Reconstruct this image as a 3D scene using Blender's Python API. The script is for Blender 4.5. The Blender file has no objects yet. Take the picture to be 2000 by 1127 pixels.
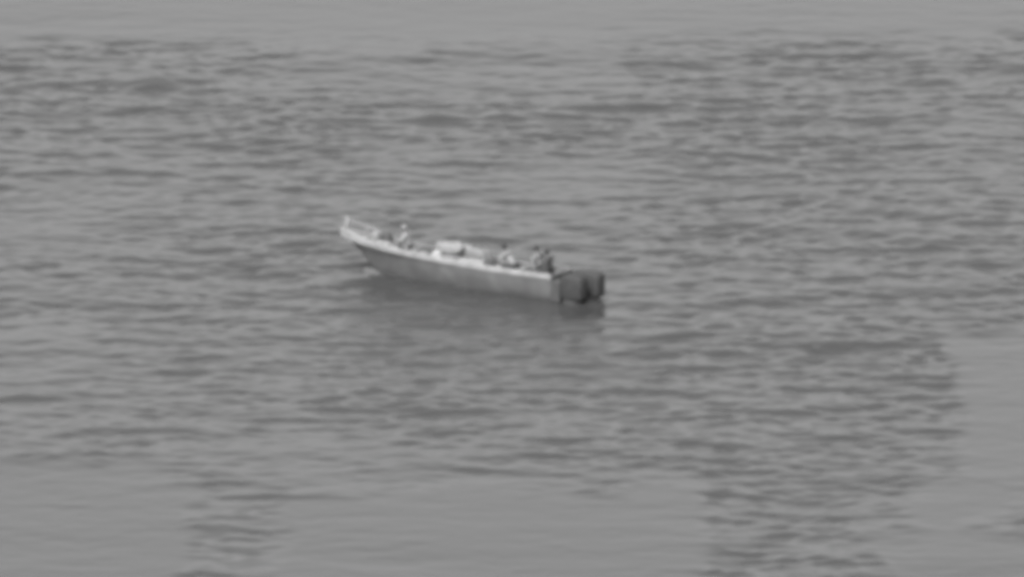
import bpy, bmesh, math, random
import numpy as np
from mathutils import Vector, Matrix
R = math.radians
sc = bpy.context.scene
C = sc.collection

# ------------------------------------------------------------------ camera, sky, sun, exposure
ELEV = R(12.0)
DIST = 500.0
cam_d = bpy.data.cameras.new('camera')
cam = bpy.data.objects.new('camera', cam_d); C.objects.link(cam)
cam.location = (0, -DIST*math.cos(ELEV), DIST*math.sin(ELEV))
cam.rotation_euler = (R(90)-ELEV, 0, 0)
cam_d.sensor_width = 36.0
cam_d.lens = 36.0*DIST/(2000/52.0)
cam_d.clip_start = 1.0
cam_d.clip_end = 60000
sc.camera = cam
sc.cycles.filter_width = 6.2          # the soft long-range optics

SUN_EL, SUN_AZ = R(52), R(200)
w = bpy.data.worlds.new('World'); sc.world = w; w.use_nodes = True
nt = w.node_tree; nt.nodes.clear()
out = nt.nodes.new('ShaderNodeOutputWorld'); bg = nt.nodes.new('ShaderNodeBackground')
sky = nt.nodes.new('ShaderNodeTexSky'); sky.sky_type = 'NISHITA'; sky.sun_disc = False
sky.sun_elevation = SUN_EL; sky.sun_rotation = SUN_AZ
sky.air_density = 1.0; sky.dust_density = 4.0
bw = nt.nodes.new('ShaderNodeRGBToBW')       # the camera is monochrome
# overcast: the cloud sheet is brighter overhead than at the horizon
wtc = nt.nodes.new('ShaderNodeTexCoord'); sep = nt.nodes.new('ShaderNodeSeparateXYZ'); wmr = nt.nodes.new('ShaderNodeMapRange')
wmr.inputs['From Min'].default_value = 0; wmr.inputs['From Max'].default_value = .8
wmr.inputs['To Min'].default_value = .88; wmr.inputs['To Max'].default_value = 1.6
wml = nt.nodes.new('ShaderNodeMath'); wml.operation = 'MULTIPLY'
nt.links.new(wtc.outputs['Generated'], sep.inputs[0]); nt.links.new(sep.outputs['Z'], wmr.inputs[0])
nt.links.new(sky.outputs[0], bw.inputs[0]); nt.links.new(bw.outputs[0], wml.inputs[0]); nt.links.new(wmr.outputs[0], wml.inputs[1])
nt.links.new(wml.outputs[0], bg.inputs[0])
nt.links.new(bg.outputs[0], out.inputs[0]); bg.inputs[1].default_value = 0.15

sd = bpy.data.lights.new('sun', 'SUN'); sd.energy = 1.5; sd.angle = R(14); sd.color = (1, 1, 1)
sun = bpy.data.objects.new('sun', sd); C.objects.link(sun)
dirv = Vector((math.sin(SUN_AZ)*math.cos(SUN_EL), math.cos(SUN_AZ)*math.cos(SUN_EL), math.sin(SUN_EL)))
sun.rotation_euler = dirv.to_track_quat('Z', 'Y').to_euler(); sun.location = dirv*200
sc.view_settings.view_transform = 'Standard'; sc.view_settings.look = 'None'
sc.view_settings.gamma = 1; sc.view_settings.exposure = 0.82

# ------------------------------------------------------------------ materials
def mat(name, v, rough=0.6, var=0.12, scale=3.0, spec=0.4, bump=0.0, bscale=30, metal=0.0):
    m = bpy.data.materials.new(name); m.use_nodes = True
    n = m.node_tree; b = n.nodes['Principled BSDF']
    tc = n.nodes.new('ShaderNodeTexCoord')
    no = n.nodes.new('ShaderNodeTexNoise'); no.inputs['Scale'].default_value = scale
    no.inputs['Detail'].default_value = 6
    n.links.new(tc.outputs['Object'], no.inputs['Vector'])
    mr = n.nodes.new('ShaderNodeMapRange')
    mr.inputs['From Min'].default_value = .3; mr.inputs['From Max'].default_value = .7
    mr.inputs['To Min'].default_value = v*(1-var); mr.inputs['To Max'].default_value = v*(1+var)
    n.links.new(no.outputs[0], mr.inputs[0]); n.links.new(mr.outputs[0], b.inputs['Base Color'])
    b.inputs['Roughness'].default_value = rough
    b.inputs['Specular IOR Level'].default_value = spec
    b.inputs['Metallic'].default_value = metal
    if bump:
        n2 = n.nodes.new('ShaderNodeTexNoise'); n2.inputs['Scale'].default_value = bscale
        n.links.new(tc.outputs['Object'], n2.inputs['Vector'])
        bp = n.nodes.new('ShaderNodeBump'); bp.inputs['Strength'].default_value = bump
        bp.inputs['Distance'].default_value = .02
        n.links.new(n2.outputs[0], bp.inputs['Height']); n.links.new(bp.outputs[0], b.inputs['Normal'])
    return m

M = dict(
    hull=mat('hull_paint', .125, .6, .26, 1.3),
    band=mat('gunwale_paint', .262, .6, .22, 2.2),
    band_far=mat('shaded_gunwale_paint', .15, .6, .2, 2.2),  # far gunwale: same paint with its shade put into a darker colour
    inside=mat('inner_hull', .16, .7, .2, 3),
    deck=mat('deck_boards', .20, .7, .2, 4),
    transom=mat('transom_paint', .06, .6, .2, 3),
    motor=mat('motor_cowling', .042, .7, .2, 4, .25),
    motor2=mat('motor_leg', .08, .5, .2, 6),
    metal=mat('rail_metal', .165, .45, .1, 5),
    prop=mat('propeller_metal', .2, .35, .1, 5),
    pale=mat('pale_sacking', .215, .85, .16, 6, .2, .5, 12),
    white=mat('white_plastic_sack', .31, .6, .1, 6, .3, .5, 14),
    mid=mat('grey_sacking', .155, .85, .2, 6, .2, .5, 12),
    dark=mat('dark_sacking_and_shade', .06, .85, .25, 6, .2, .5, 12),  # dark sacks, and the fillers that paint shade amid the cargo
    rope=mat('rope_fibre', .25, .9, .2, 20),
    skin=mat('skin', .13, .6, .1, 8), hair=mat('hair', .02, .7, .3, 20),
    eye=mat('eye', .14, .3, .1, 8),
    shirt_pale=mat('pale_shirt_cloth', .20, .9, .12, 7, .2),
    shirt_grey=mat('grey_shirt_cloth', .14, .9, .12, 7, .2),
    shirt_dark=mat('dark_shirt_cloth', .05, .9, .15, 7, .2),
    trouser=mat('dark_trouser_cloth', .05, .9, .15, 7, .2),
    trouser_grey=mat('grey_trouser_cloth', .14, .9, .15, 7, .2),
    shoe=mat('shoe_rubber', .04, .7, .15, 7),
    foam=mat('foam_white', .15, .9, .1, 9, .2),
)

def tag(o, label, cat, group=None, kind=None):
    if label: o['label'] = label
    if cat: o['category'] = cat
    if group: o['group'] = group
    if kind: o['kind'] = kind
    return o

def link_mesh(name, bm, m, parent=None, smooth=True):
    me = bpy.data.meshes.new(name); bmesh.ops.recalc_face_normals(bm, faces=bm.faces[:])
    bm.to_mesh(me); bm.free()
    me.materials.append(m)
    if smooth:
        me.polygons.foreach_set('use_smooth', [True]*len(me.polygons))
    o = bpy.data.objects.new(name, me); C.objects.link(o)
    if parent is not None: o.parent = parent
    return o

def empty(name, loc=(0, 0, 0), rz=0):
    o = bpy.data.objects.new(name, None); C.objects.link(o)
    o.location = loc; o.rotation_euler = (0, 0, rz); return o

def bevel_mod(o, wd, seg=3):
    b = o.modifiers.new('bevel', 'BEVEL'); b.width = wd; b.segments = seg; b.limit_method = 'ANGLE'
    return o

# ------------------------------------------------------------------ the sea
rng = np.random.default_rng(11)
def spectrum_field(nx, ny, dx, dy):
    """wind-sea height field whose crests run mostly across the view"""
    kx = np.fft.fftfreq(nx, dx)*2*np.pi; ky = np.fft.fftfreq(ny, dy)*2*np.pi
    KX, KY = np.meshgrid(kx, ky)
    k = np.hypot(KX, KY)+1e-6
    th = np.arctan2(KX, np.abs(KY))
    k0 = 2*np.pi/3.7
    S = np.where(k > 0, np.exp(-0.9*(k0/k)**2)/k**2.9, 0)
    S *= np.exp(-(k/(2*np.pi/0.66))**2)
    spread = 0.28*np.exp(-((th-0.10)/0.36)**2*0.5)*3 + 0.30*np.exp(-((th+.1)/0.8)**2*.5)
    S *= spread
    ph = rng.normal(size=(ny, nx))+1j*rng.normal(size=(ny, nx))
    h = np.real(np.fft.ifft2(np.sqrt(S)*ph))
    h /= h.std()
    return h

DX, DY = 0.085, 0.17
NX, NY = 720, 1250                    # 61 m x 212 m of waved water
H = spectrum_field(NX, NY, DX, DY)
x = (np.arange(NX)-NX/2)*DX
y = (np.arange(NY)-NY/2)*DY+12
X, Y = np.meshgrid(x, y)
# gust patches: where the wind does and does not ruffle the water
def blobs(n, sx, sy, seed):
    r = np.random.default_rng(seed).normal(size=(NY, NX))
    kx = np.fft.fftfreq(NX, DX)*2*np.pi; ky = np.fft.fftfreq(NY, DY)*2*np.pi
    A, B = np.meshgrid(kx, ky)
    f = np.real(np.fft.ifft2(np.fft.fft2(r)*np.exp(-(A*sx)**2/2-(B*sy)**2/2)))
    return f/f.std()
g = blobs(1, 2.6, 5.0, 5)
amp = np.clip(0.88+0.20*g, 0.4, 1.2)
edge = 0.25*blobs(1, .5, 1.2, 8)
def smooth(a): 
    a = np.clip(a, 0, 1); return a*a*(3-2*a)
def slick(x0, x1, y0, y1, s=0.84, fx=1.2, fy=4.0):
    """patch of oily calm water with an uneven edge"""
    global amp
    m = smooth((X-x0+edge)/fx+.5)*smooth((x1-X+edge)/fx+.5)*smooth((Y-y0+edge*4)/fy+.5)*smooth((y1-Y+edge*4)/fy+.5)
    amp = amp*(1-s*m)
slick(-30, -11.2, -80, -30.0)
slick(-8.3, 6.7, -80, -32.8)
slick(12.3, 30, -80, -39.5)
slick(14.2, 30, -38.0, -31.5)
slick(16.2, 30, -36.0, -7.0)
slick(-30, 30, 49.5, 120, .80)
slick(-9, 5.0, 38, 120, .5)
amp = amp*(1+.34*np.exp(-((Y-27)/12)**2))          # a gust across the far water
H /= np.gradient(H, DY, axis=0).std()       # now of unit slope
Z = 0.092*H*amp
Z += 0.060*blobs(1, 4.5, 2.6, 21)*np.clip(amp, .1, 1)
Z += 0.030*blobs(1, 1.6, 1.0, 22)*np.clip(amp, .1, 1)
Z += 0.0035*blobs(1, .11, .16, 33)*np.clip(amp, 0, 1)
LEAN = np.clip(Z, -.12, .12)
RAG = np.clip(1+.45*blobs(1, .45, .5, 44), .1, 2)
def wavelet(cx, cy, wx, A, rise=.55, tilt=0.0):
    """one steeper wave whose front rises away from the camera and eases off behind"""
    global Z
    yy = Y-cy-tilt*(X-cx); xx = (X-cx)/wx
    f = np.exp(-xx**2)
    up = smooth(yy/rise+.5); dn = np.exp(-np.maximum(yy-rise*.5, 0)/1.6)
    Z += .75*A*f*up*dn*RAG
for a in [(-2.4, 32.0, 2.6, .20, .9, 0), (-1.0, 31.0, .8, .10, .5, 0), (-4.6, 28.2, 2.0, .14, .7, 0), (4.2, 34.6, 2.4, .14, .8, .1),
          (-16.0, 21.5, 3.4, .13, .6, 0), (-11.2, 23.2, 2.0, .10, .5, .1), (17.9, 20.2, 2.0, .16, .5, 0), (18.1, 17.5, 1.3, .14, .6, .3),
          (9.2, 29.9, .8, .15, .5, 0), (17.0, 40.4, .8, .15, .5, 0), (-13.8, 40.0, 2.3, .14, .7, .1), (-10.2, 42.6, 2.8, .14, .7, 0),
          (9.15, 5.4, .28, .26, .35, 0), (9.6, 4.8, .8, .08, .4, 0), (10.2, -11.6, 1.4, .07, .7, -.1), (2.6, -13.6, 1.3, .12, .5, 0),
          (-11.0, -24.5, 2.6, .15, .5, .1), (-16.8, -19.4, 1.5, .12, .5, 0), (-4.2, -21.1, 2.2, .12, .6, 0), (-7.5, -35.2, 1.6, .13, .5, -.1),
          (9.2, -42.7, .9, .14, .5, 0), (17.9, -1.3, 2.2, .12, .8, 0), (-18.5, 7, 2.0, .08, .5, 0), (-14.0, 38.8, 1.1, .15, .5, 0)]:
    wavelet(*a)
# round off any front that would stand too steep
def blur(f, sx, sy):
    A, B = np.meshgrid(np.fft.fftfreq(NX, DX)*2*np.pi, np.fft.fftfreq(NY, DY)*2*np.pi)
    return np.real(np.fft.ifft2(np.fft.fft2(f)*np.exp(-(A*sx)**2/2-(B*sy)**2/2)))
for _ in range(3):
    sl = np.hypot(np.gradient(Z, DY, axis=0), np.gradient(Z, DX, axis=1))
    mk = np.clip(blur((sl > .27).astype(float), .25, .35)*3, 0, 1)
    Z = Z*(1-mk)+blur(Z, .22, .34)*mk
# fade to flat at the borders of the waved part, then run on to the horizon
fade = smooth((X-x[0])/3)*smooth((x[-1]-X)/3)*smooth((Y-y[0])/8)*smooth((y[-1]-Y)/8)
Z *= fade; LEAN = LEAN*fade
ext = np.array([1, 3, 8, 20, 60, 200, 700, 2500, 9000, 30000.0])
xs = np.concatenate([x[0]-ext[::-1], x, x[-1]+ext]); ys = np.concatenate([y[0]-ext[::-1], y, y[-1]+ext])
n = len(ext)
ZZ = np.zeros((len(ys), len(xs))); ZZ[n:-n, n:-n] = Z
XX, YY = np.meshgrid(xs, ys)
YY[n:-n, n:-n] -= 1.6*LEAN                    # crests lean over, so fronts are short and steep and backs long
co = np.stack([XX, YY, ZZ], -1).reshape(-1, 3).astype(np.float32)
W_, H_ = len(xs), len(ys)
idx = np.arange(W_*H_).reshape(H_, W_)
quads = np.stack([idx[:-1, :-1], idx[:-1, 1:], idx[1:, 1:], idx[1:, :-1]], -1).reshape(-1, 4)
me = bpy.data.meshes.new('water')
me.vertices.add(len(co)); me.vertices.foreach_set('co', co.ravel())
me.loops.add(quads.size); me.loops.foreach_set('vertex_index', quads.ravel().astype(np.int32))
me.polygons.add(len(quads)); me.polygons.foreach_set('loop_start', np.arange(0, quads.size, 4, dtype=np.int32))
me.update(calc_edges=True); me.validate()
me.polygons.foreach_set('use_smooth', np.ones(len(quads), dtype=bool))
wm = bpy.data.materials.new('sea_water'); wm.use_nodes = True
n_ = wm.node_tree; b = n_.nodes['Principled BSDF']
b.inputs['Base Color'].default_value = (.040, .040, .040, 1)
b.inputs['Roughness'].default_value = .16
b.inputs['IOR'].default_value = 1.33
tc = n_.nodes.new('ShaderNodeTexCoord'); mp = n_.nodes.new('ShaderNodeMapping')
mp.inputs['Scale'].default_value = (1.1, 1.7, 1)
no = n_.nodes.new('ShaderNodeTexNoise'); no.inputs['Scale'].default_value = 2.0; no.inputs['Detail'].default_value = 5
bp = n_.nodes.new('ShaderNodeBump'); bp.inputs['Strength'].default_value = .25; bp.inputs['Distance'].default_value = .05
n_.links.new(tc.outputs['Object'], mp.inputs[0]); n_.links.new(mp.outputs[0], no.inputs['Vector'])
n_.links.new(no.outputs[0], bp.inputs['Height']); n_.links.new(bp.outputs[0], b.inputs['Normal'])
me.materials.append(wm)
water = bpy.data.objects.new('water', me); C.objects.link(water)
tag(water, None, None, kind='structure')

# ------------------------------------------------------------------ the boat  (local: +x to the bow, +y to port, z up, origin at the stern waterline)
STERN = Vector((1.85, -1.92, 0)); YAW = math.atan2(.552, -.834)
HEAVE = 0.0
boat = empty('motor_skiff', STERN, YAW)
tag(boat, 'long open skiff with raised bow, dark grey sides and pale gunwale, loaded and afloat', 'boat')
def bw_(t, c, z): return boat_m @ Vector((t, c, z))
boat_m = Matrix.Translation(STERN) @ Matrix.Rotation(YAW, 4, 'Z')

LOA = 9.87
ST = np.array([0, 1.4, 2.86, 4.4, 5.85, 7.35, 8.4, 9.1, 9.5, 9.87])
SH = np.array([.985, .985, 1.0, 1.045, 1.10, 1.17, 1.23, 1.31, 1.39, 1.50])
SB = np.array([.70, .73, .75, .74, .70, .60, .46, .31, .19, .035])
def sheer(t): return float(np.interp(t, ST, SH))
def halfb(t): return float(np.interp(t, ST, SB))
def smooth_curve(ts, xp, fp):
    v = np.interp(ts, xp, fp)
    for _ in range(60): v[1:-1] = .25*v[:-2]+.5*v[1:-1]+.25*v[2:]
    return v
NS = 64
ts = np.linspace(0, LOA, NS)
sh = smooth_curve(ts, ST, SH); hb = smooth_curve(ts, ST, SB)
u = ts/LOA
KU = np.array([0, .55, .78, .86, .90, .94, .97, 1.0])
KT = np.array([0.02, 5.4, 7.65, 8.10, 8.32, 8.60, 8.92, 9.78])
KZ = np.array([-.26, -.30, -.26, -.05, .30, .78, 1.13, 1.36])
kt = smooth_curve(u, KU, KT); kz = np.interp(u, KU, KZ)
for _ in range(4): kz[1:-1] = .25*kz[:-2]+.5*kz[1:-1]+.25*kz[2:]
NQ = 14
def hull_pt(i, q, side, inset=0.0):
    fl = min(max((u[i]-.45)/.45, 0), 1)                     # full sections aft, flared forward
    a = q*math.pi/2
    yb = math.sin(a)**.85*.93+.07*q; zb = 1-math.cos(a)
    yf = q**1.0*.75+.25*q**3; zf = q
    yy = (yb*(1-fl)+yf*fl)*max(hb[i]-inset, 0.01); zz = zb*(1-fl)+zf*fl
    tt = kt[i]*(1-q**1.2)+ts[i]*q**1.2
    return Vector((tt, side*yy, kz[i]+inset+(sh[i]-kz[i]-inset)*zz))
bm = bmesh.new()
rows = []
for i in range(NS):
    r = [bm.verts.new(hull_pt(i, 1-j/NQ, 1)) for j in range(NQ)]+[bm.verts.new(hull_pt(i, 0, 1))]+[bm.verts.new(hull_pt(i, (j+1)/NQ, -1)) for j in range(NQ)]
    rows.append(r)
for i in range(NS-1):
    for j in range(2*NQ):
        bm.faces.new((rows[i][j], rows[i+1][j], rows[i+1][j+1], rows[i][j+1]))
hull = link_mesh('hull', bm, M['hull'], boat)
sol = hull.modifiers.new('shell', 'SOLIDIFY'); sol.thickness = .045; sol.offset = 1 
hull.data.materials.append(M['inside']); 

def sweep(pts, wd, ht, closed_ends=True, taper=None):
    """rectangular strip along a path; pts list of (Vector, outward Vector)"""
    bm = bmesh.new(); prev = None; first = None
    for k, (p, o) in enumerate(pts):
        s = taper[k] if taper is not None else 1
        ring = [bm.verts.new(p+o*wd*.5*s+Vector((0, 0, ht*.5*s))), bm.verts.new(p-o*wd*.5*s+Vector((0, 0, ht*.5*s))),
                bm.verts.new(p-o*wd*.5*s-Vector((0, 0, ht*.5*s))), bm.verts.new(p+o*wd*.5*s-Vector((0, 0, ht*.5*s)))]
        if prev:
            for j in range(4): bm.faces.new((prev[j], prev[(j+1) % 4], ring[(j+1) % 4], ring[j]))
        else: first = ring
        prev = ring
    bm.faces.new(first[::-1]); bm.faces.new(prev)
    return bm
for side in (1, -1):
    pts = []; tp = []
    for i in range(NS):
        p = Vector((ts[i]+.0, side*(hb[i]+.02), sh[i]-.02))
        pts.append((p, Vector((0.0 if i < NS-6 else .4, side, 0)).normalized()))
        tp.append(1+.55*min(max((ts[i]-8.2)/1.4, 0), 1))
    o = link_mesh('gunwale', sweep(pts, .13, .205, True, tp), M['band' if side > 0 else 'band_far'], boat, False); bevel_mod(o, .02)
# wood knee closing the bow, and the transom
def prism(outline, z0, z1):
    bm = bmesh.new()
    a = [bm.verts.new((px, py, z0)) for px, py in outline]; b_ = [bm.verts.new((px, py, z1)) for px, py in outline]
    bm.faces.new(a[::-1]); bm.faces.new(b_)
    for k in range(len(a)): bm.faces.new((a[k], a[(k+1) % len(a)], b_[(k+1) % len(a)], b_[k]))
    return bm
bm = bmesh.new()
secA = [hull_pt(0, 1-j/NQ, 1) for j in range(NQ)]+[hull_pt(0, 0, 1)]+[hull_pt(0, (j+1)/NQ, -1) for j in range(NQ)]
fa = [bm.verts.new(Vector((-.02, p.y*1.01, p.z))) for p in secA]; fb = [bm.verts.new(Vector((.06, p.y*.97, p.z))) for p in secA]
bm.faces.new(fa); bm.faces.new(fb[::-1])
for k in range(len(fa)): bm.faces.new((fa[k], fb[k], fb[(k+1) % len(fa)], fa[(k+1) % len(fa)]))
link_mesh('transom', bm, M['transom'], boat, False)
o = link_mesh('transom_cap', sweep([(Vector((.02, y_, .965)), Vector((1, 0, 0))) for y_ in np.linspace(-.69, .69, 8)], .11, .09), M['transom'], boat, False); bevel_mod(o, .015)

# decks
def deck(t0, t1, z, inset, name, m, th=.04, z2=None):
    tt = np.linspace(t0, t1, 14)
    f = lambda t: max(float(np.interp(t, ts, hb))-inset, .02)
    ol = [(t, f(t)) for t in tt]+[(t, -f(t)) for t in tt[::-1]]
    bm = prism(ol, z-th, z)
    if z2 is not None:
        for v in bm.verts: v.co.z += (z2-z)*(v.co.x-t0)/(t1-t0)
    return link_mesh(name, bm, m, boat, False)
deck(.08, 5.2, .40, .17, 'floor_deck', M['deck'])
deck(6.6, 9.55, 1.02, .06, 'bow_deck', M['deck'], .05, 1.30)
deck(3.25, 6.58, .80, .09, 'cargo_deck', M['deck'], .05)
bm = bmesh.new()
def add_box(bm, c, s, rot=None):
    mtx = Matrix.Translation(Vector(c)) @ (rot or Matrix()) @ Matrix.Diagonal((*s, 1))
    return bmesh.ops.create_cube(bm, size=1, matrix=mtx)
for t_ in (.55, 1.12, 2.0, 2.85):
    bm = bmesh.new(); hb_ = float(np.interp(t_, ts, hb))-.05
    add_box(bm, (t_, 0, .88), (.26, hb_*2, .045))
    o = link_mesh('thwart', bm, M['deck'], boat, False); bevel_mod(o, .01)
for t_ in (3.22, 6.62):
    bm = bmesh.new(); hb_ = float(np.interp(t_, ts, hb))-(.12 if t_ < 5 else .33)
    add_box(bm, (t_, 0, .60), (.035, hb_*2, .32)); link_mesh('bulkhead', bm, M['inside'], boat, False)

def tube(bm, pts, r, seg=8):
    prev = None
    pts = [Vector(p) for p in pts]
    for k, p in enumerate(pts):
        d = (pts[min(k+1, len(pts)-1)]-pts[max(k-1, 0)]).normalized()
        q = Vector((0, 0, 1)).rotation_difference(d)
        rr = r[k] if isinstance(r, (list, tuple)) else r
        ring = [bm.verts.new(p+q @ Vector((rr*math.cos(a*2*math.pi/seg), rr*math.sin(a*2*math.pi/seg), 0))) for a in range(seg)]
        if prev:
            for j in range(seg): bm.faces.new((prev[j], prev[(j+1) % seg], ring[(j+1) % seg], ring[j]))
        else: bm.faces.new(ring[::-1])
        prev = ring
    bm.faces.new(prev); return bm
# stem post rising over the bow, and the low rail behind it
bm = bmesh.new(); tube(bm, [(9.62, 0, 1.25), (9.72, 0, 1.65), (9.68, 0, 2.05)], [.15, .13, .08], 10)
link_mesh('stem_post', bm, M['metal'], boat)
bm = bmesh.new()
tube(bm, [(9.64, -.02, 1.92), (9.35, -.26, 1.78), (9.0, -.38, 1.66), (8.6, -.46, 1.56), (8.3, -.50, 1.30)], .05)
tube(bm, [(9.0, -.38, 1.66), (9.0, -.36, 1.33)], .045)
link_mesh('bow_rail', bm, M['metal'], boat)
# bracket and twin outboards
for s in (1, -1):
    bm = bmesh.new(); add_box(bm, (-.20, s*.47, .44), (.38, .56, .80)); bevel_mod(link_mesh('motor_bracket', bm, M['transom'], boat, False), .03)
def cowling_bm():
    bm = bmesh.new(); prev = None
    secs = [(-.56, .18, .38, .26), (-.54, .25, .52, .25), (-.40, .28, .60, .25), (-.05, .29, .62, .25), (.20, .28, .60, .25), (.36, .25, .50, .25), (.44, .15, .30, .25)]
    for (xx, hw, hh, zc) in secs:
        ring = []
        for k in range(20):
            a = 2*math.pi*k/20; ca, sa = math.cos(a), math.sin(a)
            ring.append(bm.verts.new((xx, hw*math.copysign(abs(ca)**.38, ca), zc+hh*math.copysign(abs(sa)**.38, sa)*.82)))
        if prev:
            for j in range(20): bm.faces.new((prev[j], prev[(j+1) % 20], ring[(j+1) % 20], ring[j]))
        else: bm.faces.new(ring)
        prev = ring
    bm.faces.new(prev[::-1]); return bm
def outboard(c, t):
    bm = bmesh.new()                                             # mid leg
    prev = None
    for z, lx, wy in ((.44, .44, .24), (.15, .44, .24), (-.10, .40, .2), (-.30, .2, .08)):
        ring = [bm.verts.new((t+lx*math.cos(k*math.pi/8), c+wy*math.sin(k*math.pi/8), z)) for k in range(16)]
        if prev:
            for j in range(16): bm.faces.new((prev[j], prev[(j+1) % 16], ring[(j+1) % 16], ring[j]))
        else: bm.faces.new(ring)
        prev = ring
    bm.faces.new(prev[::-1])
    leg = link_mesh('outboard_motor', bm, M['motor2'], boat)
    bm = cowling_bm(); bmesh.ops.translate(bm, verts=bm.verts[:], vec=(t, c, .37)); link_mesh('cowling', bm, M['motor'], leg)
    bm = bmesh.new(); add_box(bm, (t-.10, c, -.12), (.48, .28, .025)); o = link_mesh('cavitation_plate', bm, M['motor2'], leg, False)
    bm = bmesh.new(); tube(bm, [(t+.26, c, -.42), (t+.15, c, -.42), (t-.2, c, -.42), (t-.3, c, -.42)], [.02, .07, .07, .05], 12)
    link_mesh('gearcase', bm, M['motor2'], leg)
    bm = bmesh.new()
    for k in range(3):
        a = k*2*math.pi/3
        rt = Matrix.Translation((t-.34, c, -.42)) @ Matrix.Rotation(a, 4, 'X')
        vs = [bm.verts.new(rt @ Vector(p)) for p in ((.02, -.02, .03), (-.02, .03, .03), (-.04, .09, .12), (0, .03, .19), (.04, -.07, .13))]
        bm.faces.new(vs)
    link_mesh('propeller', bm, M['prop'], leg)
    bm = bmesh.new(); add_box(bm, (t+.40, c, .70), (.30, .22, .26)); o = link_mesh('clamp_bracket', bm, M['motor2'], leg, False); bevel_mod(o, .02)
    return leg
outboard(.46, -.76); outboard(-.46, -.94)

# ------------------------------------------------------------------ cargo on board
def sack(name, t, c, z0, L, Wd, Ht, m, label, cat, rz=0, pitch=0, seed=0, tie=False, lump=.24):
    """sewn bundle: rounded box with slumped corners, z0 = what it rests on"""
    root = boat_m @ Vector((t, c, z0))
    o_root = None
    bm = bmesh.new(); bmesh.ops.create_cube(bm, size=1)
    bmesh.ops.subdivide_edges(bm, edges=bm.edges[:], cuts=7, use_grid_fill=True)
    rr = random.Random(seed); ph = [rr.uniform(0, 6.28) for _ in range(6)]
    for v in bm.verts:
        p = v.co*2
        n4 = (abs(p.x)**3.6+abs(p.y)**3.6+abs(p.z)**3.6)**(1/3.6)
        p = p/n4*1.0
        sq = 1+.08*(p.z < 0)*(-p.z)
        nz = lump*(math.sin(p.x*3+ph[0])*math.sin(p.y*3.4+ph[1])+.6*math.sin(p.x*6.5+ph[2]+p.z*4))
        v.co = Vector((p.x*L/2*sq*(1+nz*.3), p.y*Wd/2*sq*(1+nz*.3), (p.z*(1+nz*.5)*.5+.5)*Ht if p.z > -.85 else (p.z*.5+.5)*Ht))
    if pitch:
        bmesh.ops.rotate(bm, verts=bm.verts[:], cent=(0, 0, 0), matrix=Matrix.Rotation(pitch, 3, 'Y'))
    zmin = min(v.co.z for v in bm.verts)
    for v in bm.verts: v.co.z -= zmin
    if tie:
        root_o = empty(name, root, YAW+rz); body = link_mesh('wrapping', bm, m, root_o)
        for xx in (-L*.22, L*.22):
            b2 = bmesh.new(); pts = []
            for k in range(17):
                a = 2*math.pi*k/16; ca, sa = math.cos(a), math.sin(a)
                q = (abs(ca)**3.6+abs(sa)**3.6)**(1/3.6)
                pts.append((xx, ca/q*Wd/2*1.03, (sa/q*.515+.5)*Ht))
            tube(b2, pts, .014, 6); link_mesh('cord', b2, M['rope'], root_o)
    else:
        root_o = link_mesh(name, bm, m); root_o.location = root; root_o.rotation_euler = (0, 0, YAW+rz)
    tag(root_o, label, cat, None)
    return root_o

G = None
# lower row on the cargo deck
sack('cargo_bundle', 5.15, .12, .80, 1.15, .80, .36, M['mid'], 'wide flat grey bundle under the tall pale bundle amidships', 'bundle', seed=1)
sack('cargo_bundle', 5.05, -.08, 1.15, 1.10, .62, .42, M['pale'], 'largest pale tied bundle, highest of the cargo amidships', 'bundle', rz=.12, seed=2, tie=True)
sack('plastic_sack', 5.22, .60, 1.00, .40, .30, .34, M['white'], 'small bright white sack leaning at the near gunwale below the tallest bundle', 'sack', seed=3)
sack('cargo_bundle', 3.90, -.28, .80, 1.0, .55, .62, M['mid'], 'long mid grey bundle on the far side, just aft of the tallest pale bundle', 'bundle', rz=-.05, seed=4, tie=True)
sack('tarpaulin', 3.75, .45, .80, 1.30, .42, .38, M['pale'], 'long low roll of pale tarpaulin along the near gunwale amidships', 'tarpaulin', seed=5, lump=.05)
sack('dark_sack', 4.35, .22, .80, .42, .40, .30, M['dark'], 'small dark filler added as the shade in the gap between the pale bundle and the tarpaulin roll', 'sack', seed=6)  # dark shape added to paint the shade of the gap
sack('cargo_bundle', 6.15, .05, .80, .62, .70, .42, M['dark'], 'dark filler added as the shadowed interior between the person on the bow and the tallest pale bundle', 'bundle', seed=7)  # stands in for shadow inside the hull, painted as a dark lump
sack('cargo_bundle', 7.92, .18, 1.115, .62, .42, .22, M['pale'], 'pale flat bundle on the bow deck just ahead of the seated person', 'bundle', seed=8)
sack('dark_sack', 8.02, -.20, 1.12, .38, .34, .44, M['dark'], 'dark sack standing on the bow deck between two pale ones', 'sack', seed=9)
sack('plastic_sack', 8.48, -.12, 1.16, .30, .28, .42, M['pale'], 'small pale sack farthest forward on the bow deck, behind the stem rail', 'sack', seed=10)
sack('dark_sack', 3.05, .35, .90, .42, .44, .26, M['dark'], 'dark sack at the feet of the pale shirted person in the stern', 'sack', seed=12)

sack('cargo_bundle', 4.62, -.45, .80, .55, .34, .66, M['pale'], 'pale narrow bundle wedged on the far side between two tied bundles', 'bundle', rz=.4, seed=14)
sack('canvas_bag', 5.95, .40, .80, .50, .34, .40, M['mid'], 'small grey bag against the near gunwale just ahead of the bright white sack', 'bag', rz=-.2, seed=15)
sack('canvas_bag', 7.35, .34, 1.07, .42, .26, .24, M['mid'], 'small grey bag on the bow deck between the seated person and near gunwale', 'bag', rz=.2, seed=16)
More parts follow.
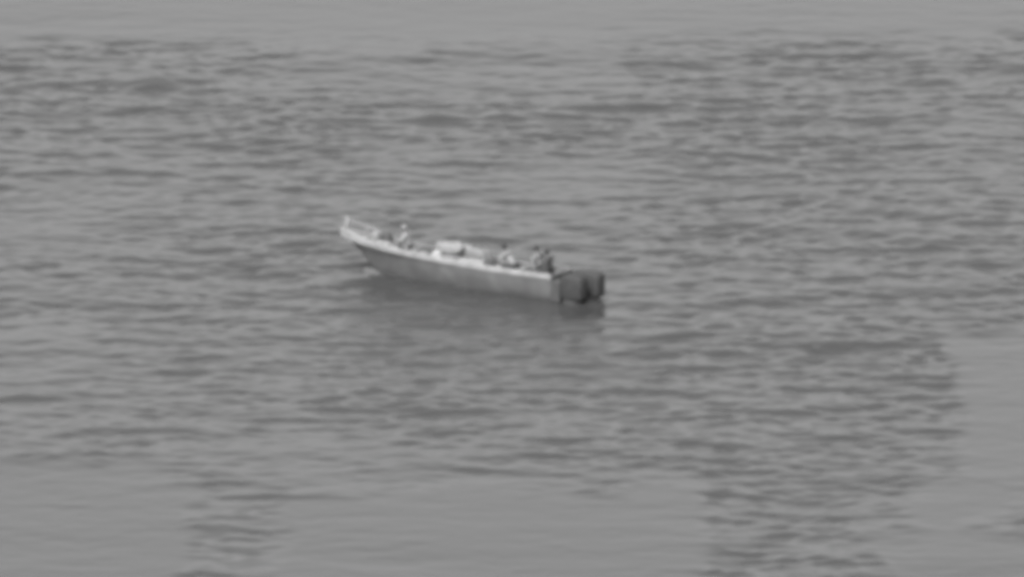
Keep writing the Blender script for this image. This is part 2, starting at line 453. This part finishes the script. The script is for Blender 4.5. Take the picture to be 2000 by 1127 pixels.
# coil of rope on the bow
bm = bmesh.new()
pts = [((.17+.012*math.sin(k*.9))*math.cos(k*.35), (.15+.01*math.cos(k*1.3))*math.sin(k*.35), .03+k*.0016) for k in range(74)]
tube(bm, pts, .018, 6)
o = link_mesh('rope_coil', bm, M['rope']); o.location = boat_m @ Vector((8.85, .02, 1.235)); tag(o, 'coil of mooring rope lying on the bow deck by the stem post', 'rope')
# ------------------------------------------------------------------ people
def skin_mesh(name, verts, edges, radii, m, parent, root=0, sub=2, extra=None):
    me = bpy.data.meshes.new(name); me.from_pydata([tuple(v) for v in verts], edges, [])
    o = bpy.data.objects.new(name, me); C.objects.link(o)
    sk = o.modifiers.new('skin', 'SKIN'); sk.use_smooth_shade = True; sk.branch_smoothing = .6
    if not me.skin_vertices: 
        bpy.context.view_layer.update()
    for k, r in enumerate(radii):
        r2 = r if isinstance(r, tuple) else (r, r)
        me.skin_vertices[0].data[k].radius = r2
        me.skin_vertices[0].data[k].use_root = (k == root)
    ss = o.modifiers.new('sub', 'SUBSURF'); ss.levels = sub; ss.render_levels = sub
    dg = bpy.context.evaluated_depsgraph_get()
    nm = bpy.data.meshes.new_from_object(o.evaluated_get(dg))
    o.modifiers.clear(); o.data = nm; bpy.data.meshes.remove(me)
    nm.name = name; nm.materials.clear(); nm.materials.append(m)
    nm.polygons.foreach_set('use_smooth', [True]*len(nm.polygons))
    o.parent = parent
    return o

def person(label, t, c, z0, pose, shirt, trouser, rz=0, hood=None, bulk=.036):
    """pose: dict of joints in the person's own frame, +x ahead, +y left, z up from z0"""
    root = empty('person', boat_m @ Vector((t, c, z0)), YAW+rz); tag(root, label, 'person'); root.scale = (1.02, 1.02, 1.02)
    P = {k: Vector(v) for k, v in pose.items()}
    V, E, Rr, ix = [], [], [], {}
    def add(nm, p, r, par=None):
        ix[nm] = len(V); V.append(Vector(p)); Rr.append(r)
        if par is not None: E.append((ix[par], ix[nm]))
    hip, ch, nk, hd = P['hip'], P['chest'], P['neck'], P['head']
    add('hip', hip, .13); add('waist', hip.lerp(ch, .5), .115, 'hip'); add('chest', ch, .135, 'waist')
    add('neck0', ch.lerp(nk, .75), .075, 'chest'); add('neck', nk, .055, 'neck0')
    up = (hd-nk).normalized(); fw = P.get('face', Vector((1, 0, 0))).normalized(); lf = up.cross(fw).normalized(); fw = lf.cross(up)
    add('jaw', nk.lerp(hd, .55)+fw*.015, .068, 'neck'); add('head', hd, .088, 'jaw'); add('crown', hd+up*.065, .070, 'head')
    for s, nm in ((1, 'l'), (-1, 'r')):
        add('sh'+nm, P['sh'+nm], .062, 'neck0'); add('el'+nm, P['el'+nm], .042, 'sh'+nm); add('wr'+nm, P['wr'+nm], .027, 'el'+nm)
        a = (P['wr'+nm]-P['el'+nm]).normalized(); pd = P.get('palm'+nm, Vector((0, 0, -1)))
        sd_ = a.cross(pd).normalized(); pd = sd_.cross(a).normalized() if sd_.length > .1 else pd
        if pd.z > 0: pd = -pd
        pc = P['wr'+nm]+a*.05
        add('palm'+nm, pc, (.026), 'wr'+nm)
        for f, (off, ln) in enumerate(((-.030, .062), (-.010, .074), (.011, .070), (.031, .052))):
            k0 = pc+a*.035+sd_*off
            add('f%s%d0' % (nm, f), k0, .010, 'palm'+nm)
            add('f%s%d1' % (nm, f), k0+a*ln*.55+pd*.012, .009, 'f%s%d0' % (nm, f))
            add('f%s%d2' % (nm, f), k0+a*ln*.85+pd*.038, .008, 'f%s%d1' % (nm, f))
        inner = -s
        th = pc+sd_*(-.034)*1.0-a*.012
        add('t%s0' % nm, th+pd*.012, .011, 'palm'+nm); add('t%s1' % nm, th+a*.034+sd_*(-.016)+pd*.026, .009, 't%s0' % nm)
        add('hj'+nm, P['hj'+nm], .090, 'hip'); add('kn'+nm, P['kn'+nm], .060, 'hj'+nm); add('ca'+nm, P['kn'+nm].lerp(P['an'+nm], .35), .055, 'kn'+nm)
        add('an'+nm, P['an'+nm], .036, 'ca'+nm); add('to'+nm, P['an'+nm]+Vector((.15, s*.02, -.05)), .030, 'an'+nm)
    body = skin_mesh('body', V, E, Rr, M['skin'], root)
    bm = bmesh.new(); bm.from_mesh(body.data)                       # skull, jaw, nose, lips and ears grown into the same surface
    mt = Matrix((fw, lf, up)).transposed()
    for c_, s_ in (((-.005, 0, .012), (.098, .076, .108)), ((.022, 0, -.055), (.066, .056, .070)), ((.094, 0, -.012), (.022, .015, .028)),
                   ((.080, 0, -.052), (.014, .026, .010)), ((-.005, .080, -.008), (.020, .010, .032)), ((-.005, -.080, -.008), (.020, .010, .032)),
                   ((-.01, 0, -.10), (.052, .052, .09))):
        m4 = Matrix.Translation(hd+mt @ Vector(c_)) @ mt.to_4x4() @ Matrix.Diagonal((*s_, 1))
        bmesh.ops.create_uvsphere(bm, u_segments=24, v_segments=16, radius=1, matrix=m4)
    bm.to_mesh(body.data); bm.free()
    rm = body.modifiers.new('merge', 'REMESH'); rm.mode = 'VOXEL'; rm.voxel_size = .0075; rm.use_smooth_shade = True
    dg = bpy.context.evaluated_depsgraph_get(); nm_ = bpy.data.meshes.new_from_object(body.evaluated_get(dg))
    body.modifiers.clear(); body.data = nm_; nm_.materials.clear(); nm_.materials.append(M['skin'])
    def sub(nm, names, grow, m, rootn):
        idx = {n_: k for k, n_ in enumerate(names)}; rev = {v: k for k, v in ix.items()}
        ed = [(idx[rev[a_]], idx[rev[b_]]) for a_, b_ in E if rev[a_] in idx and rev[b_] in idx]
        return skin_mesh(nm, [V[ix[n_]] for n_ in names], ed, [Rr[ix[n_]]+grow+(.035 if n_[:2] == 'sh' else .03 if n_ in ('hjl', 'hjr', 'neck0') else 0) for n_ in names], m, root, idx[rootn])
    sub('shirt', ['hip', 'waist', 'chest', 'neck0', 'shl', 'ell', 'wrl', 'shr', 'elr', 'wrr'], bulk, shirt, 'hip')
    sub('trousers', ['hip', 'hjl', 'knl', 'cal', 'anl', 'hjr', 'knr', 'car', 'anr'], .026, trouser, 'hip')
    for nm in 'lr':
        sub('shoe', ['an'+nm, 'to'+nm], .014, M['shoe'], 'an'+nm)
    # hair: a cap over the top and back of the skull
    bm = bmesh.new(); bmesh.ops.create_uvsphere(bm, u_segments=20, v_segments=14, radius=1)
    kill = [v for v in bm.verts if v.co.x > .55 and v.co.z < .45 or v.co.z < -.55]
    bmesh.ops.delete(bm, geom=kill, context='VERTS')
    mt = Matrix((fw, lf, up)).transposed()
    for v in bm.verts:
        j = 1+.04*math.sin(v.co.x*19+v.co.y*13)*math.cos(v.co.z*17)
        v.co = hd+up*.022+mt @ Vector((v.co.x*.112*j-.012, v.co.y*.104*j, v.co.z*.122*j))
    link_mesh('hood' if hood else 'hair', bm, hood or M['hair'], root)
    for s in (1, -1):
        bm = bmesh.new(); bmesh.ops.create_uvsphere(bm, u_segments=10, v_segments=8, radius=.012)
        bmesh.ops.translate(bm, verts=bm.verts[:], vec=hd+fw*.083+lf*s*.032+up*.008); link_mesh('eye', bm, M['eye'], root)
    return root

def seated(lean=.12, arms='knees', knee=.42, drop=.40, twist=0):
    """z = 0 is the seat"""
    d = dict(hip=(0, 0, .13), chest=(lean*.7, 0, .46), neck=(lean+.02, 0, .66), head=(lean+.06, 0, .80),
             shl=(lean*.9, .17, .58), shr=(lean*.9, -.17, .58), hjl=(.06, .10, .10), hjr=(.06, -.10, .10),
             knl=(knee, .15, .13), knr=(knee, -.15, .13), anl=(knee+.02, .14, -drop), anr=(knee+.05, -.14, -drop))
    if arms == 'knees':
        d.update(ell=(lean+.08, .25, .32), elr=(lean+.08, -.25, .32), wrl=(.30, .17, .235), wrr=(.30, -.17, .235))
    else:
        d.update(ell=(lean-.06, .30, .34), elr=(lean+.14, -.24, .34), wrl=(-.12, .36, .12), wrr=(.34, -.15, .24))
    return d
# on the bow deck, pale shirt
p = seated(.10, 'knees', .40, -.02); p['knl'] = (.34, .16, .36); p['knr'] = (.34, -.16, .36); p['anl'] = (.50, .14, .08); p['anr'] = (.54, -.14, .08)
p['wrl'] = (.36, .17, .46); p['wrr'] = (.36, -.17, .46)
person('person in a pale shirt sitting knees up, alone on the bow deck', 6.98, -.10, 1.06, p, M['shirt_pale'], M['trouser_grey'], .3, M['shirt_pale'])
person('pale shirted person in dark trousers seated ahead of the two others astern', 2.02, .10, .905, seated(.42, 'knees', .44, .42), M['shirt_pale'], M['trouser'], 0)
person('person in a grey shirt seated between the pale shirted person and the steersman', 1.14, -.22, .905, seated(.10, 'rest', .42, .42), M['shirt_grey'], M['trouser_grey'], -.2)
person('person in dark clothes seated at the stern to steer, right in front of the motors', .52, .02, .905, seated(.06, 'rest', .42, .42), M['shirt_dark'], M['trouser'], 0, None, .046)

# ------------------------------------------------------------------ broken water at the stem
def foam(name, spots, label, cat):
    bm = bmesh.new(); rr = random.Random(4)
    for (t, c, n_, sp) in spots:
        for _ in range(n_):
            p = boat_m @ Vector((t+rr.gauss(0, sp), c+rr.gauss(0, sp*.7), 0)); r_ = rr.uniform(.012, .045)
            m4 = Matrix.Translation((p.x, p.y, .03+rr.uniform(0, .10))) @ Matrix.Diagonal((r_*1.6, r_*1.3, r_*.6, 1))
            bmesh.ops.create_icosphere(bm, subdivisions=2, radius=1, matrix=m4)
    o = link_mesh(name, bm, M['foam']); tag(o, label, cat, None, 'stuff'); return o
foam('foam', [(8.5, .08, 130, .20), (8.15, .40, 60, .22)], 'pale foam and spray thrown up where the stem meets the water', 'foam')
